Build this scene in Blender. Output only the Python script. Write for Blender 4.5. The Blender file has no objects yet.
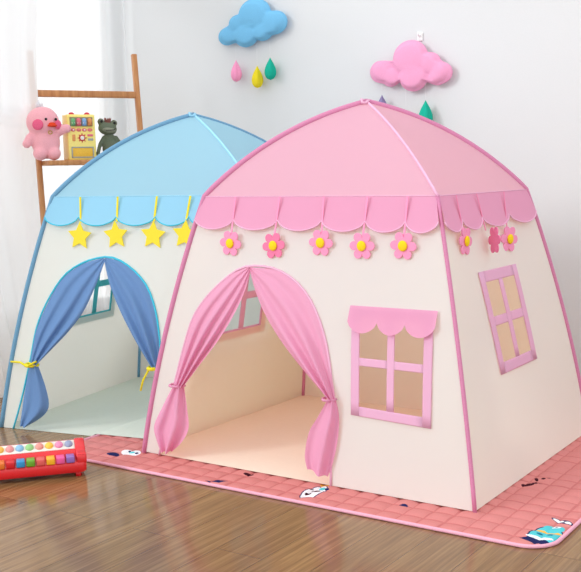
import bpy, bmesh, math, random
from mathutils import Vector, Matrix
from mathutils.geometry import delaunay_2d_cdt
random.seed(7)
S = bpy.context.scene
C = S.collection
PI = math.pi

# ------------------------------------------------------------------ helpers
def lin(c):
    r = []
    for v in c:
        v /= 255.0
        r.append(v / 12.92 if v <= 0.04045 else ((v + 0.055) / 1.055) ** 2.4)
    return (r[0], r[1], r[2], 1.0)

def nodes(name):
    m = bpy.data.materials.new(name); m.use_nodes = True
    nt = m.node_tree; nt.nodes.clear()
    return m, nt, nt.nodes.new('ShaderNodeOutputMaterial')

def N(nt, t, **kw):
    n = nt.nodes.new(t)
    for k, v in kw.items():
        if k in n.inputs: n.inputs[k].default_value = v
        else: setattr(n, k, v)
    return n

def solid(name, col, rough=0.6, spec=0.3, bump=0.0, bscale=200.0, var=0.06, metal=0.0, coat=0.0, sheen=0.0):
    m, nt, out = nodes(name)
    p = N(nt, 'ShaderNodeBsdfPrincipled')
    p.inputs['Roughness'].default_value = rough
    p.inputs['Specular IOR Level'].default_value = spec
    p.inputs['Metallic'].default_value = metal
    p.inputs['Coat Weight'].default_value = coat
    p.inputs['Sheen Weight'].default_value = sheen
    tc = N(nt, 'ShaderNodeTexCoord')
    nz = N(nt, 'ShaderNodeTexNoise'); nz.inputs['Scale'].default_value = bscale; nz.inputs['Detail'].default_value = 3
    nt.links.new(tc.outputs['Object'], nz.inputs['Vector'])
    rp = N(nt, 'ShaderNodeValToRGB')
    c = lin(col)
    rp.color_ramp.elements[0].color = tuple(v * (1 - var) for v in c[:3]) + (1,)
    rp.color_ramp.elements[1].color = tuple(min(1, v * (1 + var)) for v in c[:3]) + (1,)
    rp.color_ramp.elements[0].position = 0.3; rp.color_ramp.elements[1].position = 0.7
    nt.links.new(nz.outputs['Fac'], rp.inputs['Fac'])
    nt.links.new(rp.outputs['Color'], p.inputs['Base Color'])
    if bump > 0:
        b = N(nt, 'ShaderNodeBump'); b.inputs['Strength'].default_value = bump; b.inputs['Distance'].default_value = 0.002
        nt.links.new(nz.outputs['Fac'], b.inputs['Height']); nt.links.new(b.outputs['Normal'], p.inputs['Normal'])
    nt.links.new(p.outputs[0], out.inputs[0])
    return m

def cloth(name, col, trans=0.35, tcol=None, wrinkle=0.25, wscale=9.0, clear=0.0, weave=True, inner_light=None):
    """thin woven fabric: diffuse front, light shining through, faint weave and soft wrinkles"""
    m, nt, out = nodes(name)
    c = lin(col); t = lin(tcol) if tcol else c
    tc = N(nt, 'ShaderNodeTexCoord')
    nz = N(nt, 'ShaderNodeTexNoise'); nz.inputs['Scale'].default_value = wscale; nz.inputs['Detail'].default_value = 2
    nt.links.new(tc.outputs['Object'], nz.inputs['Vector'])
    b = N(nt, 'ShaderNodeBump'); b.inputs['Strength'].default_value = wrinkle; b.inputs['Distance'].default_value = 0.01
    nt.links.new(nz.outputs['Fac'], b.inputs['Height'])
    last = b
    if weave:
        n2 = N(nt, 'ShaderNodeTexNoise'); n2.inputs['Scale'].default_value = 420; n2.inputs['Detail'].default_value = 1
        nt.links.new(tc.outputs['Object'], n2.inputs['Vector'])
        b2 = N(nt, 'ShaderNodeBump'); b2.inputs['Strength'].default_value = 0.12; b2.inputs['Distance'].default_value = 0.001
        nt.links.new(n2.outputs['Fac'], b2.inputs['Height']); nt.links.new(b.outputs['Normal'], b2.inputs['Normal'])
        last = b2
    p = N(nt, 'ShaderNodeBsdfPrincipled'); p.inputs['Base Color'].default_value = c
    p.inputs['Roughness'].default_value = 0.75; p.inputs['Specular IOR Level'].default_value = 0.15
    nt.links.new(last.outputs['Normal'], p.inputs['Normal'])
    if inner_light:      # inner face painted warmer and brighter, standing in for light inside the tent
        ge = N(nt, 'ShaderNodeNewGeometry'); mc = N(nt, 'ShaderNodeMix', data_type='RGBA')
        mc.inputs[6].default_value = c; mc.inputs[7].default_value = lin(inner_light)
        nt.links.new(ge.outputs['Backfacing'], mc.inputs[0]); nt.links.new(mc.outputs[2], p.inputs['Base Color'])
    tr = N(nt, 'ShaderNodeBsdfTranslucent'); tr.inputs['Color'].default_value = t
    nt.links.new(last.outputs['Normal'], tr.inputs['Normal'])
    mx = N(nt, 'ShaderNodeMixShader'); mx.inputs[0].default_value = trans
    nt.links.new(p.outputs[0], mx.inputs[1]); nt.links.new(tr.outputs[0], mx.inputs[2])
    fin = mx
    if clear > 0:
        tp = N(nt, 'ShaderNodeBsdfTransparent')
        m2 = N(nt, 'ShaderNodeMixShader'); m2.inputs[0].default_value = clear
        nt.links.new(mx.outputs[0], m2.inputs[1]); nt.links.new(tp.outputs[0], m2.inputs[2]); fin = m2
    nt.links.new(fin.outputs[0], out.inputs[0])
    return m

def link(name, bm, mat, parent=None, smooth=True):
    me = bpy.data.meshes.new(name)
    bm.to_mesh(me); bm.free()
    if smooth:
        for p in me.polygons: p.use_smooth = True
    for mm in (mat if isinstance(mat, (list, tuple)) else [mat]): me.materials.append(mm)
    o = bpy.data.objects.new(name, me); C.objects.link(o)
    if parent: o.parent = parent
    return o

def tag(o, label, cat, group=None):
    o['label'] = label; o['category'] = cat
    if group: o['group'] = group
    return o

def thing(name, label, cat, loc=(0, 0, 0), rz=0, group=None):
    o = bpy.data.objects.new(name, None); o.empty_display_size = 0.05
    C.objects.link(o); o.location = loc; o.rotation_euler = (0, 0, rz)
    return tag(o, label, cat, group)

def struct(o):
    o['kind'] = 'structure'; return o

def copy_tree(o, parent=None):
    c = o.copy(); C.objects.link(c)
    if parent: c.parent = parent
    for ch in [q for q in S.objects if q.parent == o]:
        copy_tree(ch, c)
    return c

def box(bm, lo, hi, bev=0.0, segs=2, mi=0, M=None):
    r = bmesh.ops.create_cube(bm, size=1.0)
    vs = r['verts']
    for v in vs:
        v.co = Vector([lo[i] + (v.co[i] + 0.5) * (hi[i] - lo[i]) for i in range(3)])
    fs = list({f for v in vs for f in v.link_faces})
    for f in fs: f.material_index = mi
    if bev > 0:
        es = list({e for v in vs for e in v.link_edges})
        rr = bmesh.ops.bevel(bm, geom=es, offset=bev, segments=segs, affect='EDGES', profile=0.5)
        vs = list({v for f in rr['faces'] for v in f.verts} | {v for v in vs if v.is_valid})
        for f in rr['faces']: f.material_index = mi
    if M is not None:
        for v in vs: v.co = M @ v.co
    return vs

def tube(bm, pts, r, n=8, caps=True, radii=None, mi=0, flat=1.0):
    pts = [Vector(p) for p in pts]
    rings = []
    prev = None
    for i, p in enumerate(pts):
        a = pts[max(0, i - 1)]; b = pts[min(len(pts) - 1, i + 1)]
        t = (b - a)
        if t.length < 1e-9: t = Vector((0, 0, 1))
        t.normalize()
        if prev is None:
            up = Vector((0, 0, 1)) if abs(t.z) < 0.9 else Vector((0, 1, 0))
            x = up.cross(t).normalized()
        else:
            x = (prev - t * prev.dot(t)).normalized()
        prev = x
        y = t.cross(x)
        rr = radii[i] if radii else r
        rings.append([bm.verts.new(p + (x * math.cos(2 * PI * k / n) + y * math.sin(2 * PI * k / n) * flat) * rr) for k in range(n)])
    for i in range(len(rings) - 1):
        for k in range(n):
            f = bm.faces.new((rings[i][k], rings[i][(k + 1) % n], rings[i + 1][(k + 1) % n], rings[i + 1][k])); f.material_index = mi
    if caps:
        f = bm.faces.new(list(reversed(rings[0]))); f.material_index = mi
        f = bm.faces.new(rings[-1]); f.material_index = mi

def ball(bm, c, r, sx=1, sy=1, sz=1, u=20, v=12, rot=None, mi=0):
    q = bmesh.ops.create_uvsphere(bm, u_segments=u, v_segments=v, radius=r)
    for vt in q['verts']:
        p = Vector((vt.co.x * sx, vt.co.y * sy, vt.co.z * sz))
        if rot: p = rot @ p
        vt.co = p + Vector(c)
        for f in vt.link_faces: f.material_index = mi

def grid(bm, rows, mi=0):
    vs = [[bm.verts.new(p) for p in row] for row in rows]
    for i in range(len(vs) - 1):
        for j in range(len(vs[0]) - 1):
            f = bm.faces.new((vs[i][j], vs[i][j + 1], vs[i + 1][j + 1], vs[i + 1][j])); f.material_index = mi
    return vs

def extrude_poly(bm, pts, y0, y1, mi=0, bev=0.0):
    """prism: outline (x,z), from y0 to y1"""
    a = [bm.verts.new((p[0], y0, p[1])) for p in pts]
    b = [bm.verts.new((p[0], y1, p[1])) for p in pts]
    f0 = bm.faces.new(a); f1 = bm.faces.new(list(reversed(b)))
    n = len(pts); fs = [f0, f1]
    for i in range(n): fs.append(bm.faces.new((a[(i + 1) % n], a[i], b[i], b[(i + 1) % n])))
    for f in fs: f.material_index = mi
    bmesh.ops.recalc_face_normals(bm, faces=fs)
    if bev > 0:
        es = list({e for f in (f0, f1) for e in f.edges})
        bmesh.ops.bevel(bm, geom=es, offset=bev, segments=2, affect='EDGES', profile=0.5)

def resample(pts, n):
    """evenly spaced Catmull-Rom points through a 2-D polyline"""
    P = [Vector(p).to_3d() if len(p) == 2 else Vector(p) for p in pts]
    dense = []
    for i in range(len(P) - 1):
        p0 = P[max(0, i - 1)]; p1 = P[i]; p2 = P[i + 1]; p3 = P[min(len(P) - 1, i + 2)]
        for k in range(16):
            t = k / 16
            dense.append(0.5 * ((2 * p1) + (p2 - p0) * t + (2 * p0 - 5 * p1 + 4 * p2 - p3) * t * t + (3 * p1 - p0 - 3 * p2 + p3) * t ** 3))
    dense.append(P[-1])
    L = [0]
    for i in range(1, len(dense)): L.append(L[-1] + (dense[i] - dense[i - 1]).length)
    res = []; j = 0
    for i in range(n):
        d = L[-1] * i / (n - 1)
        while j < len(L) - 2 and L[j + 1] < d: j += 1
        f = (d - L[j]) / max(1e-9, L[j + 1] - L[j])
        res.append(dense[j].lerp(dense[j + 1], min(1, max(0, f))))
    return res

def sstep(a, b, x):
    t = min(1, max(0, (x - a) / (b - a))); return t * t * (3 - 2 * t)

# ------------------------------------------------------------------ materials
M_cream_pink = cloth('cream_canvas', (234, 243, 249), 0.43, (251, 242, 218), inner_light=(253, 238, 220))  # inner colour warmed and lightened to suggest light filling the tent
M_cream_blue = cloth('ivory_canvas', (246, 246, 242), 0.40, (248, 248, 238))
M_floor_pink = solid('peach_ground_sheet', (250, 236, 218), 0.85, 0.1, 0.1, 60, 0.01)
M_floor_blue = solid('sage_white_ground_sheet', (228, 232, 220), 0.85, 0.1, 0.1, 60, 0.01)
M_roof_pink = cloth('pink_canvas', (236, 190, 223), 0.50, (250, 216, 210))
M_roof_blue = cloth('sky_blue_canvas', (172, 222, 246), 0.5, (205, 236, 246))
M_val_pink = cloth('pink_valance_canvas', (234, 168, 201), 0.25, (240, 172, 202))
M_val_blue = cloth('blue_valance_canvas', (160, 216, 243), 0.25, (150, 212, 242))
M_cur_pink = cloth('pink_curtain_cloth', (238, 176, 209), 0.3, (240, 158, 194), 0.15)
M_cur_blue = cloth('denim_blue_curtain_cloth', (112, 148, 198), 0.2, (112, 148, 198), 0.15)
M_bind_pink = solid('rose_binding', (210, 134, 170), 0.7, 0.15)
M_seam_pink = solid('light_rose_seam', (233, 180, 207), 0.7, 0.15)
M_bind_blue = solid('steel_blue_binding', (112, 160, 192), 0.7, 0.15)
M_seam_blue = solid('light_blue_seam', (160, 215, 240), 0.7, 0.15)
M_frame_pink = cloth('pink_window_tape', (243, 200, 231), 0.3, (244, 180, 200))
M_frame_teal = cloth('teal_window_tape', (96, 196, 206), 0.45, (120, 205, 210))
M_cyan = solid('cyan_trim', (70, 196, 222), 0.7, 0.15)
M_felt_pink = solid('pink_felt', (247, 158, 196), 0.95, 0.05, 0.4, 500)
M_felt_rose = solid('rose_felt', (240, 132, 172), 0.95, 0.05, 0.4, 500)
M_felt_yellow = solid('yellow_felt', (247, 226, 70), 0.95, 0.05, 0.4, 500)
M_centre = solid('golden_felt', (248, 214, 44), 0.9, 0.1, 0.4, 500)
M_yellow_rib = solid('yellow_ribbon', (240, 224, 50), 0.7, 0.15)
M_felt_blue = solid('blue_felt', (122, 190, 230), 0.95, 0.05, 0.5, 350)
M_felt_cloud = solid('cloud_pink_felt', (240, 166, 202), 0.95, 0.05, 0.5, 350)
M_drop_pink = solid('drop_pink_felt', (250, 160, 200), 0.95, 0.05, 0.4, 500)
M_drop_yel = solid('drop_yellow_felt', (236, 216, 50), 0.95, 0.05, 0.4, 500)
M_drop_green = solid('drop_green_felt', (36, 176, 150), 0.95, 0.05, 0.4, 500)
M_drop_purple = solid('drop_purple_felt', (140, 130, 170), 0.95, 0.05, 0.4, 500)
M_drop_orange = solid('drop_orange_felt', (240, 160, 70), 0.95, 0.05, 0.4, 500)
M_thread = solid('white_thread', (236, 236, 238), 0.6, 0.2)
M_hook = solid('white_plastic', (245, 245, 245), 0.4, 0.4)
M_plush = solid('pink_plush', (250, 176, 186), 1.0, 0.02, 1.0, 260, 0.1, sheen=0.4)
M_cheek = solid('rose_plush', (236, 104, 140), 1.0, 0.02, 1.0, 260, 0.1)
M_beak = solid('orange_red_beak', (226, 74, 44), 0.8, 0.1, 0.4, 300)
M_black = solid('black_bead', (18, 16, 18), 0.25, 0.5)
M_gold = solid('gold_charm', (200, 160, 80), 0.35, 0.5, metal=0.8)
M_tuft = solid('pale_tuft', (226, 222, 226), 0.9, 0.1)
M_frog = solid('olive_green_plush', (108, 116, 98), 1.0, 0.02, 1.0, 320, 0.12)
M_frog_l = solid('pale_olive_plush', (140, 142, 124), 1.0, 0.02, 1.0, 320, 0.1)
M_crown = solid('copper_felt', (140, 86, 78), 0.7, 0.2)
M_yel_pl = solid('butter_plastic', (247, 226, 128), 0.35, 0.45)
M_yel_dk = solid('amber_plastic', (240, 190, 60), 0.35, 0.45)
M_red_pl = solid('red_plastic', (206, 40, 56), 0.3, 0.5)
M_grey_pl = solid('grey_plastic', (166, 168, 164), 0.4, 0.4)
M_white_pl = solid('off_white_plastic', (240, 236, 226), 0.4, 0.4)
M_dark_pl = solid('display_backing', (150, 130, 110), 0.5, 0.3)
M_green_pl = solid('green_plastic', (110, 176, 120), 0.4, 0.4)
M_blue_pl = solid('blue_plastic', (130, 172, 220), 0.4, 0.4)
M_rose_pl = solid('rose_plastic', (230, 112, 128), 0.4, 0.4)
M_or_pl = solid('orange_plastic', (226, 150, 90), 0.4, 0.4)
M_piano = solid('bright_red_plastic', (226, 30, 40), 0.22, 0.5, coat=0.3)

def wood(name, c1, c2, rough=0.45):
    m, nt, out = nodes(name)
    p = N(nt, 'ShaderNodeBsdfPrincipled'); p.inputs['Roughness'].default_value = rough
    tc = N(nt, 'ShaderNodeTexCoord'); mp = N(nt, 'ShaderNodeMapping'); mp.inputs['Scale'].default_value = (30, 30, 2.5)
    nt.links.new(tc.outputs['Object'], mp.inputs[0])
    nz = N(nt, 'ShaderNodeTexNoise'); nz.inputs['Scale'].default_value = 2.0; nz.inputs['Detail'].default_value = 5
    nt.links.new(mp.outputs[0], nz.inputs['Vector'])
    rp = N(nt, 'ShaderNodeValToRGB'); rp.color_ramp.elements[0].color = lin(c1); rp.color_ramp.elements[1].color = lin(c2)
    rp.color_ramp.elements[0].position = 0.3; rp.color_ramp.elements[1].position = 0.7
    nt.links.new(nz.outputs['Fac'], rp.inputs[0]); nt.links.new(rp.outputs[0], p.inputs['Base Color'])
    nt.links.new(p.outputs[0], out.inputs[0]); return m
M_wood = wood('honey_oak', (176, 112, 62), (202, 142, 88))

def floor_mat():
    m, nt, out = nodes('laminate_floor')
    p = N(nt, 'ShaderNodeBsdfPrincipled'); p.inputs['Specular IOR Level'].default_value = 0.5
    tc = N(nt, 'ShaderNodeTexCoord')
    # planks run along Y: swap so that brick rows stack along X
    mp = N(nt, 'ShaderNodeMapping'); mp.inputs['Rotation'].default_value = (0, 0, PI / 2)
    nt.links.new(tc.outputs['Object'], mp.inputs[0])
    br = N(nt, 'ShaderNodeTexBrick'); br.offset = 0.37; br.offset_frequency = 2
    br.inputs['Scale'].default_value = 1.0; br.inputs['Mortar Size'].default_value = 0.0012
    br.inputs['Mortar Smooth'].default_value = 0.3
    br.inputs['Brick Width'].default_value = 1.22; br.inputs['Row Height'].default_value = 0.165
    br.inputs['Color1'].default_value = (0, 0, 0, 1); br.inputs['Color2'].default_value = (1, 1, 1, 1); br.inputs['Mortar'].default_value = (0.5, 0.5, 0.5, 1)
    br.inputs['Bias'].default_value = 0.0
    nt.links.new(mp.outputs[0], br.inputs['Vector'])
    # grain streaks stretched along the plank
    m2 = N(nt, 'ShaderNodeMapping'); m2.inputs['Scale'].default_value = (70, 2.2, 1)
    nt.links.new(tc.outputs['Object'], m2.inputs[0])
    ad = N(nt, 'ShaderNodeVectorMath', operation='ADD')
    nt.links.new(m2.outputs[0], ad.inputs[0]); nt.links.new(br.outputs['Color'], ad.inputs[1])
    nz = N(nt, 'ShaderNodeTexNoise'); nz.inputs['Scale'].default_value = 1.0; nz.inputs['Detail'].default_value = 6; nz.inputs['Roughness'].default_value = 0.65
    nz.inputs['Distortion'].default_value = 0.6
    nt.links.new(ad.outputs[0], nz.inputs['Vector'])
    rp = N(nt, 'ShaderNodeValToRGB')
    e = rp.color_ramp.elements
    e[0].position = 0.28; e[0].color = lin((110, 79, 49)); e[1].position = 0.72; e[1].color = lin((164, 130, 88))
    k = rp.color_ramp.elements.new(0.5); k.color = lin((138, 104, 67))
    nt.links.new(nz.outputs['Fac'], rp.inputs[0])
    hs = N(nt, 'ShaderNodeHueSaturation'); hs.inputs['Saturation'].default_value = 1.0
    mr = N(nt, 'ShaderNodeMapRange'); mr.inputs['To Min'].default_value = 0.9; mr.inputs['To Max'].default_value = 1.08
    nt.links.new(br.outputs['Color'], mr.inputs[0]); nt.links.new(mr.outputs[0], hs.inputs['Value'])
    nt.links.new(rp.outputs[0], hs.inputs['Color'])
    mx = N(nt, 'ShaderNodeMix', data_type='RGBA'); mx.inputs[7].default_value = lin((86, 56, 38))
    nt.links.new(br.outputs['Fac'], mx.inputs[0]); nt.links.new(hs.outputs[0], mx.inputs[6])
    nt.links.new(mx.outputs[2], p.inputs['Base Color'])
    r2 = N(nt, 'ShaderNodeMapRange'); r2.inputs['To Min'].default_value = 0.08; r2.inputs['To Max'].default_value = 0.20
    nt.links.new(nz.outputs['Fac'], r2.inputs[0]); nt.links.new(r2.outputs[0], p.inputs['Roughness'])
    b = N(nt, 'ShaderNodeBump'); b.inputs['Strength'].default_value = 0.25; b.inputs['Distance'].default_value = 0.001; b.invert = True
    nt.links.new(br.outputs['Fac'], b.inputs['Height']); nt.links.new(b.outputs[0], p.inputs['Normal'])
    nt.links.new(p.outputs[0], out.inputs[0]); return m
M_floor = floor_mat()
M_wall = solid('white_paint', (219, 221, 222), 0.9, 0.1, 0.15, 160, 0.01)
M_trim = solid('white_trim', (240, 240, 240), 0.5, 0.3, var=0.01)
M_sheer = cloth('window_sheer', (252, 254, 255), 0.6, None, 0.0, clear=0.48, weave=False)
M_drape = cloth('white_drape', (250, 249, 249), 0.5, None, 0.1, clear=0.15)

# ------------------------------------------------------------------ room (X along the tent fronts, Y into the room)
WX, BY = -2.40, 1.193
bm = bmesh.new(); grid(bm, [[(-4.6, -4.6, 0), (4.6, -4.6, 0)], [(-4.6, 1.3, 0), (4.6, 1.3, 0)]])
struct(link('floor', bm, M_floor, smooth=False))
bm = bmesh.new(); box(bm, (WX - 0.10, BY, 0), (4.6, BY + 0.12, 2.75))
struct(link('wall_back', bm, M_wall, smooth=False))
wy0, wy1, wz0, wz1, wend = -1.62, 1.12, 0.30, 2.52, -1.80
bm = bmesh.new()
WT = .10
box(bm, (WX - WT, wend, 0), (WX, BY, wz0)); box(bm, (WX - WT, wend, wz1), (WX, BY, 2.75))
box(bm, (WX - WT, wend, wz0), (WX, wy0, wz1)); box(bm, (WX - WT, wy1, wz0), (WX, BY, wz1))
struct(link('wall_left', bm, M_wall, smooth=False))
bm = bmesh.new(); box(bm, (WX, BY - 0.014, 0), (4.6, BY, 0.08), 0.003)
struct(link('baseboard_back', bm, M_trim))
bm = bmesh.new(); box(bm, (WX, wend, 0), (WX + 0.014, BY - 0.014, 0.08), 0.003)
struct(link('baseboard_left', bm, M_trim))
win = bpy.data.objects.new('window_1', None); C.objects.link(win); win.location = (WX - 0.06, 0, 0); struct(win)
win['label'] = 'large white window behind the sheer curtain'
bm = bmesh.new()
for a, b in ((wy0, wy0 + .05), (wy1 - .05, wy1), (-.335, -.285)): box(bm, (-.03, a, wz0), (.03, b, wz1), .004)
for a, b in ((wz0, wz0 + .05), (wz1 - .05, wz1)): box(bm, (-.03, wy0, a), (.03, wy1, b), .004)
link('window_frame', bm, M_trim, win)
mg, nt, out = nodes('window_glass')
g = N(nt, 'ShaderNodeBsdfGlossy'); g.inputs['Roughness'].default_value = 0.02
t = N(nt, 'ShaderNodeBsdfTransparent'); mx = N(nt, 'ShaderNodeMixShader'); mx.inputs[0].default_value = 0.05
nt.links.new(t.outputs[0], mx.inputs[1]); nt.links.new(g.outputs[0], mx.inputs[2]); nt.links.new(mx.outputs[0], out.inputs[0])
bm = bmesh.new()
box(bm, (-.003, wy0 + .05, wz0 + .05), (.003, -.335, wz1 - .05)); box(bm, (-.003, -.285, wz0 + .05), (.003, wy1 - .05, wz1 - .05))
link('glass_pane', bm, mg, win, smooth=False)

# sheer over the window and the heavier drape gathered beside it
rows = []
for i in range(24):
    z = 0.02 + 2.6 * i / 23; r = []
    for k in range(170):
        y = 0.10 + 1.05 * k / 169
        r.append((-2.325 + 0.016 * math.sin(y * 52 + 0.8 * math.sin(y * 9)) + 0.008 * math.sin(y * 23 + z * 0.6), y, z))
    rows.append(r)
bm = bmesh.new(); grid(bm, rows)
tag(link('sheer_curtain', bm, M_sheer), 'thin white sheer curtain glowing in front of the window behind the wooden ladder shelf', 'curtain')
rows = []
for i in range(70):
    z = 0.012 + 2.6 * i / 69; r = []
    up = sstep(1.36, 1.44, z); low = 1 - sstep(0.0, 1.05, z)
    xb = -2.265 + 0.12 * up + 0.27 * low
    edge = 0.268 - (xb + 2.145) * 0.907 + 0.05 * sstep(1.6, 2.3, z)
    for k in range(90):
        f = k / 89
        y = -0.20 + (edge + 0.20) * f
        x = xb + (0.022 + 0.01 * low) * math.sin(f * 26 + 0.7 * math.sin(z * 1.3)) * (0.6 + 0.4 * math.sin(f * 7))
        r.append((x, y, z))
    rows.append(r)
bm = bmesh.new(); grid(bm, rows)
tag(link('drape_curtain', bm, M_drape), 'white floor length drape hanging in folds at the left of the ladder shelf', 'curtain')

# ------------------------------------------------------------------ tents
W, D, WE, DE, HE, HA, BOW = 1.40, 1.146, 0.986, 0.808, 1.009, 1.361, 0.018
def lerp(a, b, t): return a + (b - a) * t
MAT_X0 = -1.06
class Tent:
    """rot: turn about the vertical; pressed: the right side is squeezed flat by the tent standing next to it"""
    def __init__(s, origin, rot=0.0, pressed=False):
        s.o = origin; s.rot = rot; s.c = math.cos(rot); s.s = math.sin(rot); s.pressed = pressed
    def lim(s, px, v):
        # local u on the plane X = px (scene) at local depth v
        dx = px - s.o[0]; dy = (v + dx * s.s) / s.c
        return dx * s.c + dy * s.s
    def hw(s, t): return lerp(W / 2, WE / 2, t) + BOW * 4 * t * (1 - t)
    def uL(s, t): return -s.hw(t)
    def uS(s, t, v):
        return min(s.hw(t), s.lim(-(s.hw(t) + .042), v)) if s.pressed else s.hw(t)
    def uRF(s, t): return s.uS(t, s.vF(t))
    def uRB(s, t): return s.uS(t, s.vB(t))
    def uR(s, t, v): return lerp(s.uRF(t), s.uRB(t), (v - s.vF(t)) / (s.vB(t) - s.vF(t)))
    def vF(s, t): return -(lerp(D / 2, DE / 2, t) + BOW * 4 * t * (1 - t))
    def vB(s, t): return -s.vF(t)
    def zz(s, x, y, z):
        zo = 0.0112 * sstep(MAT_X0 - 0.028, MAT_X0 - 0.002, s.o[0] + x * s.c - y * s.s) + 0.001
        return z + zo * (1 - z / HE) if z < HE else z
    def front(s, a, z, off=0): y = s.vF(z / HE) - off; return Vector((a, y, s.zz(a, y, z)))
    def back(s, a, z, off=0): y = s.vB(z / HE) + off; return Vector((a, y, s.zz(a, y, z)))
    def right(s, a, z, off=0): x = s.uR(z / HE, a) + off; return Vector((x, a, s.zz(x, a, z)))
    def left(s, a, z, off=0): x = s.uL(z / HE) - off; return Vector((x, a, s.zz(x, a, z)))
    def corner(s, i, t):
        x = (s.uL, s.uRF, s.uRB, s.uL)[i](t); y = (s.vF, s.vF, s.vB, s.vB)[i](t)
        return Vector((x, y, s.zz(x, y, HE * t)))
    def ridge(s, i, q):
        cr, cz = (.54, .63) if i == 1 else (.575, .755)
        g = (1 - q) ** 2 + 2 * q * (1 - q) * cr
        z = 2 * q * (1 - q) * cz + q * q
        x = (-1, 1, 1, -1)[i] * WE / 2 * g; y = (-1, -1, 1, 1)[i] * DE / 2 * g
        if s.pressed and i in (1, 2):
            g2 = (1 - q) ** 2 + 2 * q * (1 - q) * .575
            x = min(x, s.lim(-(WE / 2 * g2 + .042), y))
        return Vector((x, y, HE + (HA - HE) * z))

def wall_mesh(outline, holes, fn, step=0.045):
    """flat pattern (a,z) with cut-outs, triangulated and laid on the tent's curved side"""
    co, edges = [], []
    def loop(pts):
        s0 = len(co)
        for p in pts: co.append(Vector((p[0], p[1])))
        for k in range(len(pts)): edges.append((s0 + k, s0 + (k + 1) % len(pts)))
    loop(outline)
    for h in holes: loop(h)
    def inside(p, poly):
        c = False; n = len(poly)
        for i in range(n):
            a, b = poly[i], poly[(i + 1) % n]
            if (a[1] > p[1]) != (b[1] > p[1]) and p[0] < (b[0] - a[0]) * (p[1] - a[1]) / (b[1] - a[1]) + a[0]: c = not c
        return c
    def ok(p): return inside(p, outline) and not any(inside(p, h) for h in holes)
    xs = [p[0] for p in outline]; zs = [p[1] for p in outline]
    x = min(xs)
    while x < max(xs):
        z = min(zs) + step * .5
        while z < max(zs):
            if ok((x, z)): co.append(Vector((x, z)))
            z += step
        x += step
    r = delaunay_2d_cdt(co, edges, [], 0, 1e-6)
    bm = bmesh.new()
    vs = [bm.verts.new(fn(v.x, v.y)) for v in r[0]]
    for f in r[2]:
        c = sum((r[0][i] for i in f), Vector((0, 0))) / len(f)
        if ok(c):
            try: bm.faces.new([vs[i] for i in f])
            except ValueError: pass
    bm.normal_update()
    for f in bm.faces:              # outside of the canvas faces away from the tent's middle
        c = f.calc_center_median()
        if f.normal.x * c.x + f.normal.y * c.y < 0: f.normal_flip()
    bmesh.ops.delete(bm, geom=[v for v in bm.verts if not v.link_faces], context='VERTS')
    return bm

def side_outline(l, r, n=14):
    p = [(l(i / n), HE * i / n) for i in range(n + 1)]
    q = [(r(i / n), HE * i / n) for i in range(n, -1, -1)]
    return p, q

def scallop(T, fn, a0, a1, n, zb, depth, off=0.004, flare=0.012, cuts=None, cuts_end=(-9, 9)):
    """hanging scalloped strip under the eave"""
    if cuts: n = len(cuts) - 1
    else: cuts = [a0 + (a1 - a0) * i / n for i in range(n + 1)]
    rows = [[], [], [], [], [], []]
    for i in range(n):
        m = 14
        for k in range(m + (1 if i == n - 1 else 0)):
            f = k / m; a = cuts[i] + (cuts[i + 1] - cuts[i]) * f
            ztip = zb - depth * (max(0, math.sin(PI * f)) ** 0.55)
            for j in range(6):
                g = j / 5
                z = HE * (1 - g) + ztip * g
                aa = a
                puff = 0.006 * math.sin(PI * f) * g
                aa = lerp(min(max(a, cuts_end[0]), cuts_end[1]), a, g)
                rows[j].append(fn(aa, z - 0.0005, off + flare * g + puff))
    bm = bmesh.new(); vs = grid(bm, rows)
    return bm, [v for v in rows[-1]]

def window_frame(fn, q, pane_rows, bar, off=0.003, th=0.003):
    """q: 4 corners (a,z) TL TR BR BL; tape strips around and a cross in the middle"""
    TL, TR, BR, BL = [Vector(p) for p in q]
    def P(u, v): return TL.lerp(TR, u).lerp(BL.lerp(BR, u), v)
    w = (TR - TL).length; h = (BL - TL).length
    bu, bv = bar / w, bar / h
    def strip(u0, u1, v0, v1):
        rows = []
        n = 8; m = 8
        f = lambda o: [[fn(*P(u0 + (u1 - u0) * i / n, v0 + (v1 - v0) * j / m), o) for i in range(n + 1)] for j in range(m + 1)]
        A, B = f(off), f(off + th)
        va = grid(bm, A); vb = grid(bm, B)
        ring = lambda v: [v[0][i] for i in range(n + 1)] + [v[j][n] for j in range(1, m + 1)] + [v[m][i] for i in range(n - 1, -1, -1)] + [v[j][0] for j in range(m - 1, 0, -1)]
        ra, rb = ring(va), ring(vb)
        for k in range(len(ra)):
            bm.faces.new((ra[k], ra[(k + 1) % len(ra)], rb[(k + 1) % len(ra)], rb[k]))
    bm = bmesh.new()
    strip(0, bu, 0, 1); strip(1 - bu, 1, 0, 1)
    strip(bu, 1 - bu, 0, bv); strip(bu, 1 - bu, 1 - bv, 1)
    mid = pane_rows
    strip(.5 - bu * .42, .5 + bu * .42, bv, 1 - bv)
    strip(bu, .5 - bu * .42, mid - bv * .42, mid + bv * .42); strip(.5 + bu * .42, 1 - bu, mid - bv * .42, mid + bv * .42)
    bmesh.ops.recalc_face_normals(bm, faces=bm.faces[:])
    # inner hole for the wall
    i_u, i_v = bu * .8, bv * .8
    hole = [tuple(P(i_u, i_v)), tuple(P(1 - i_u, i_v)), tuple(P(1 - i_u, 1 - i_v)), tuple(P(i_u, 1 - i_v))]
    return bm, hole

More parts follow.
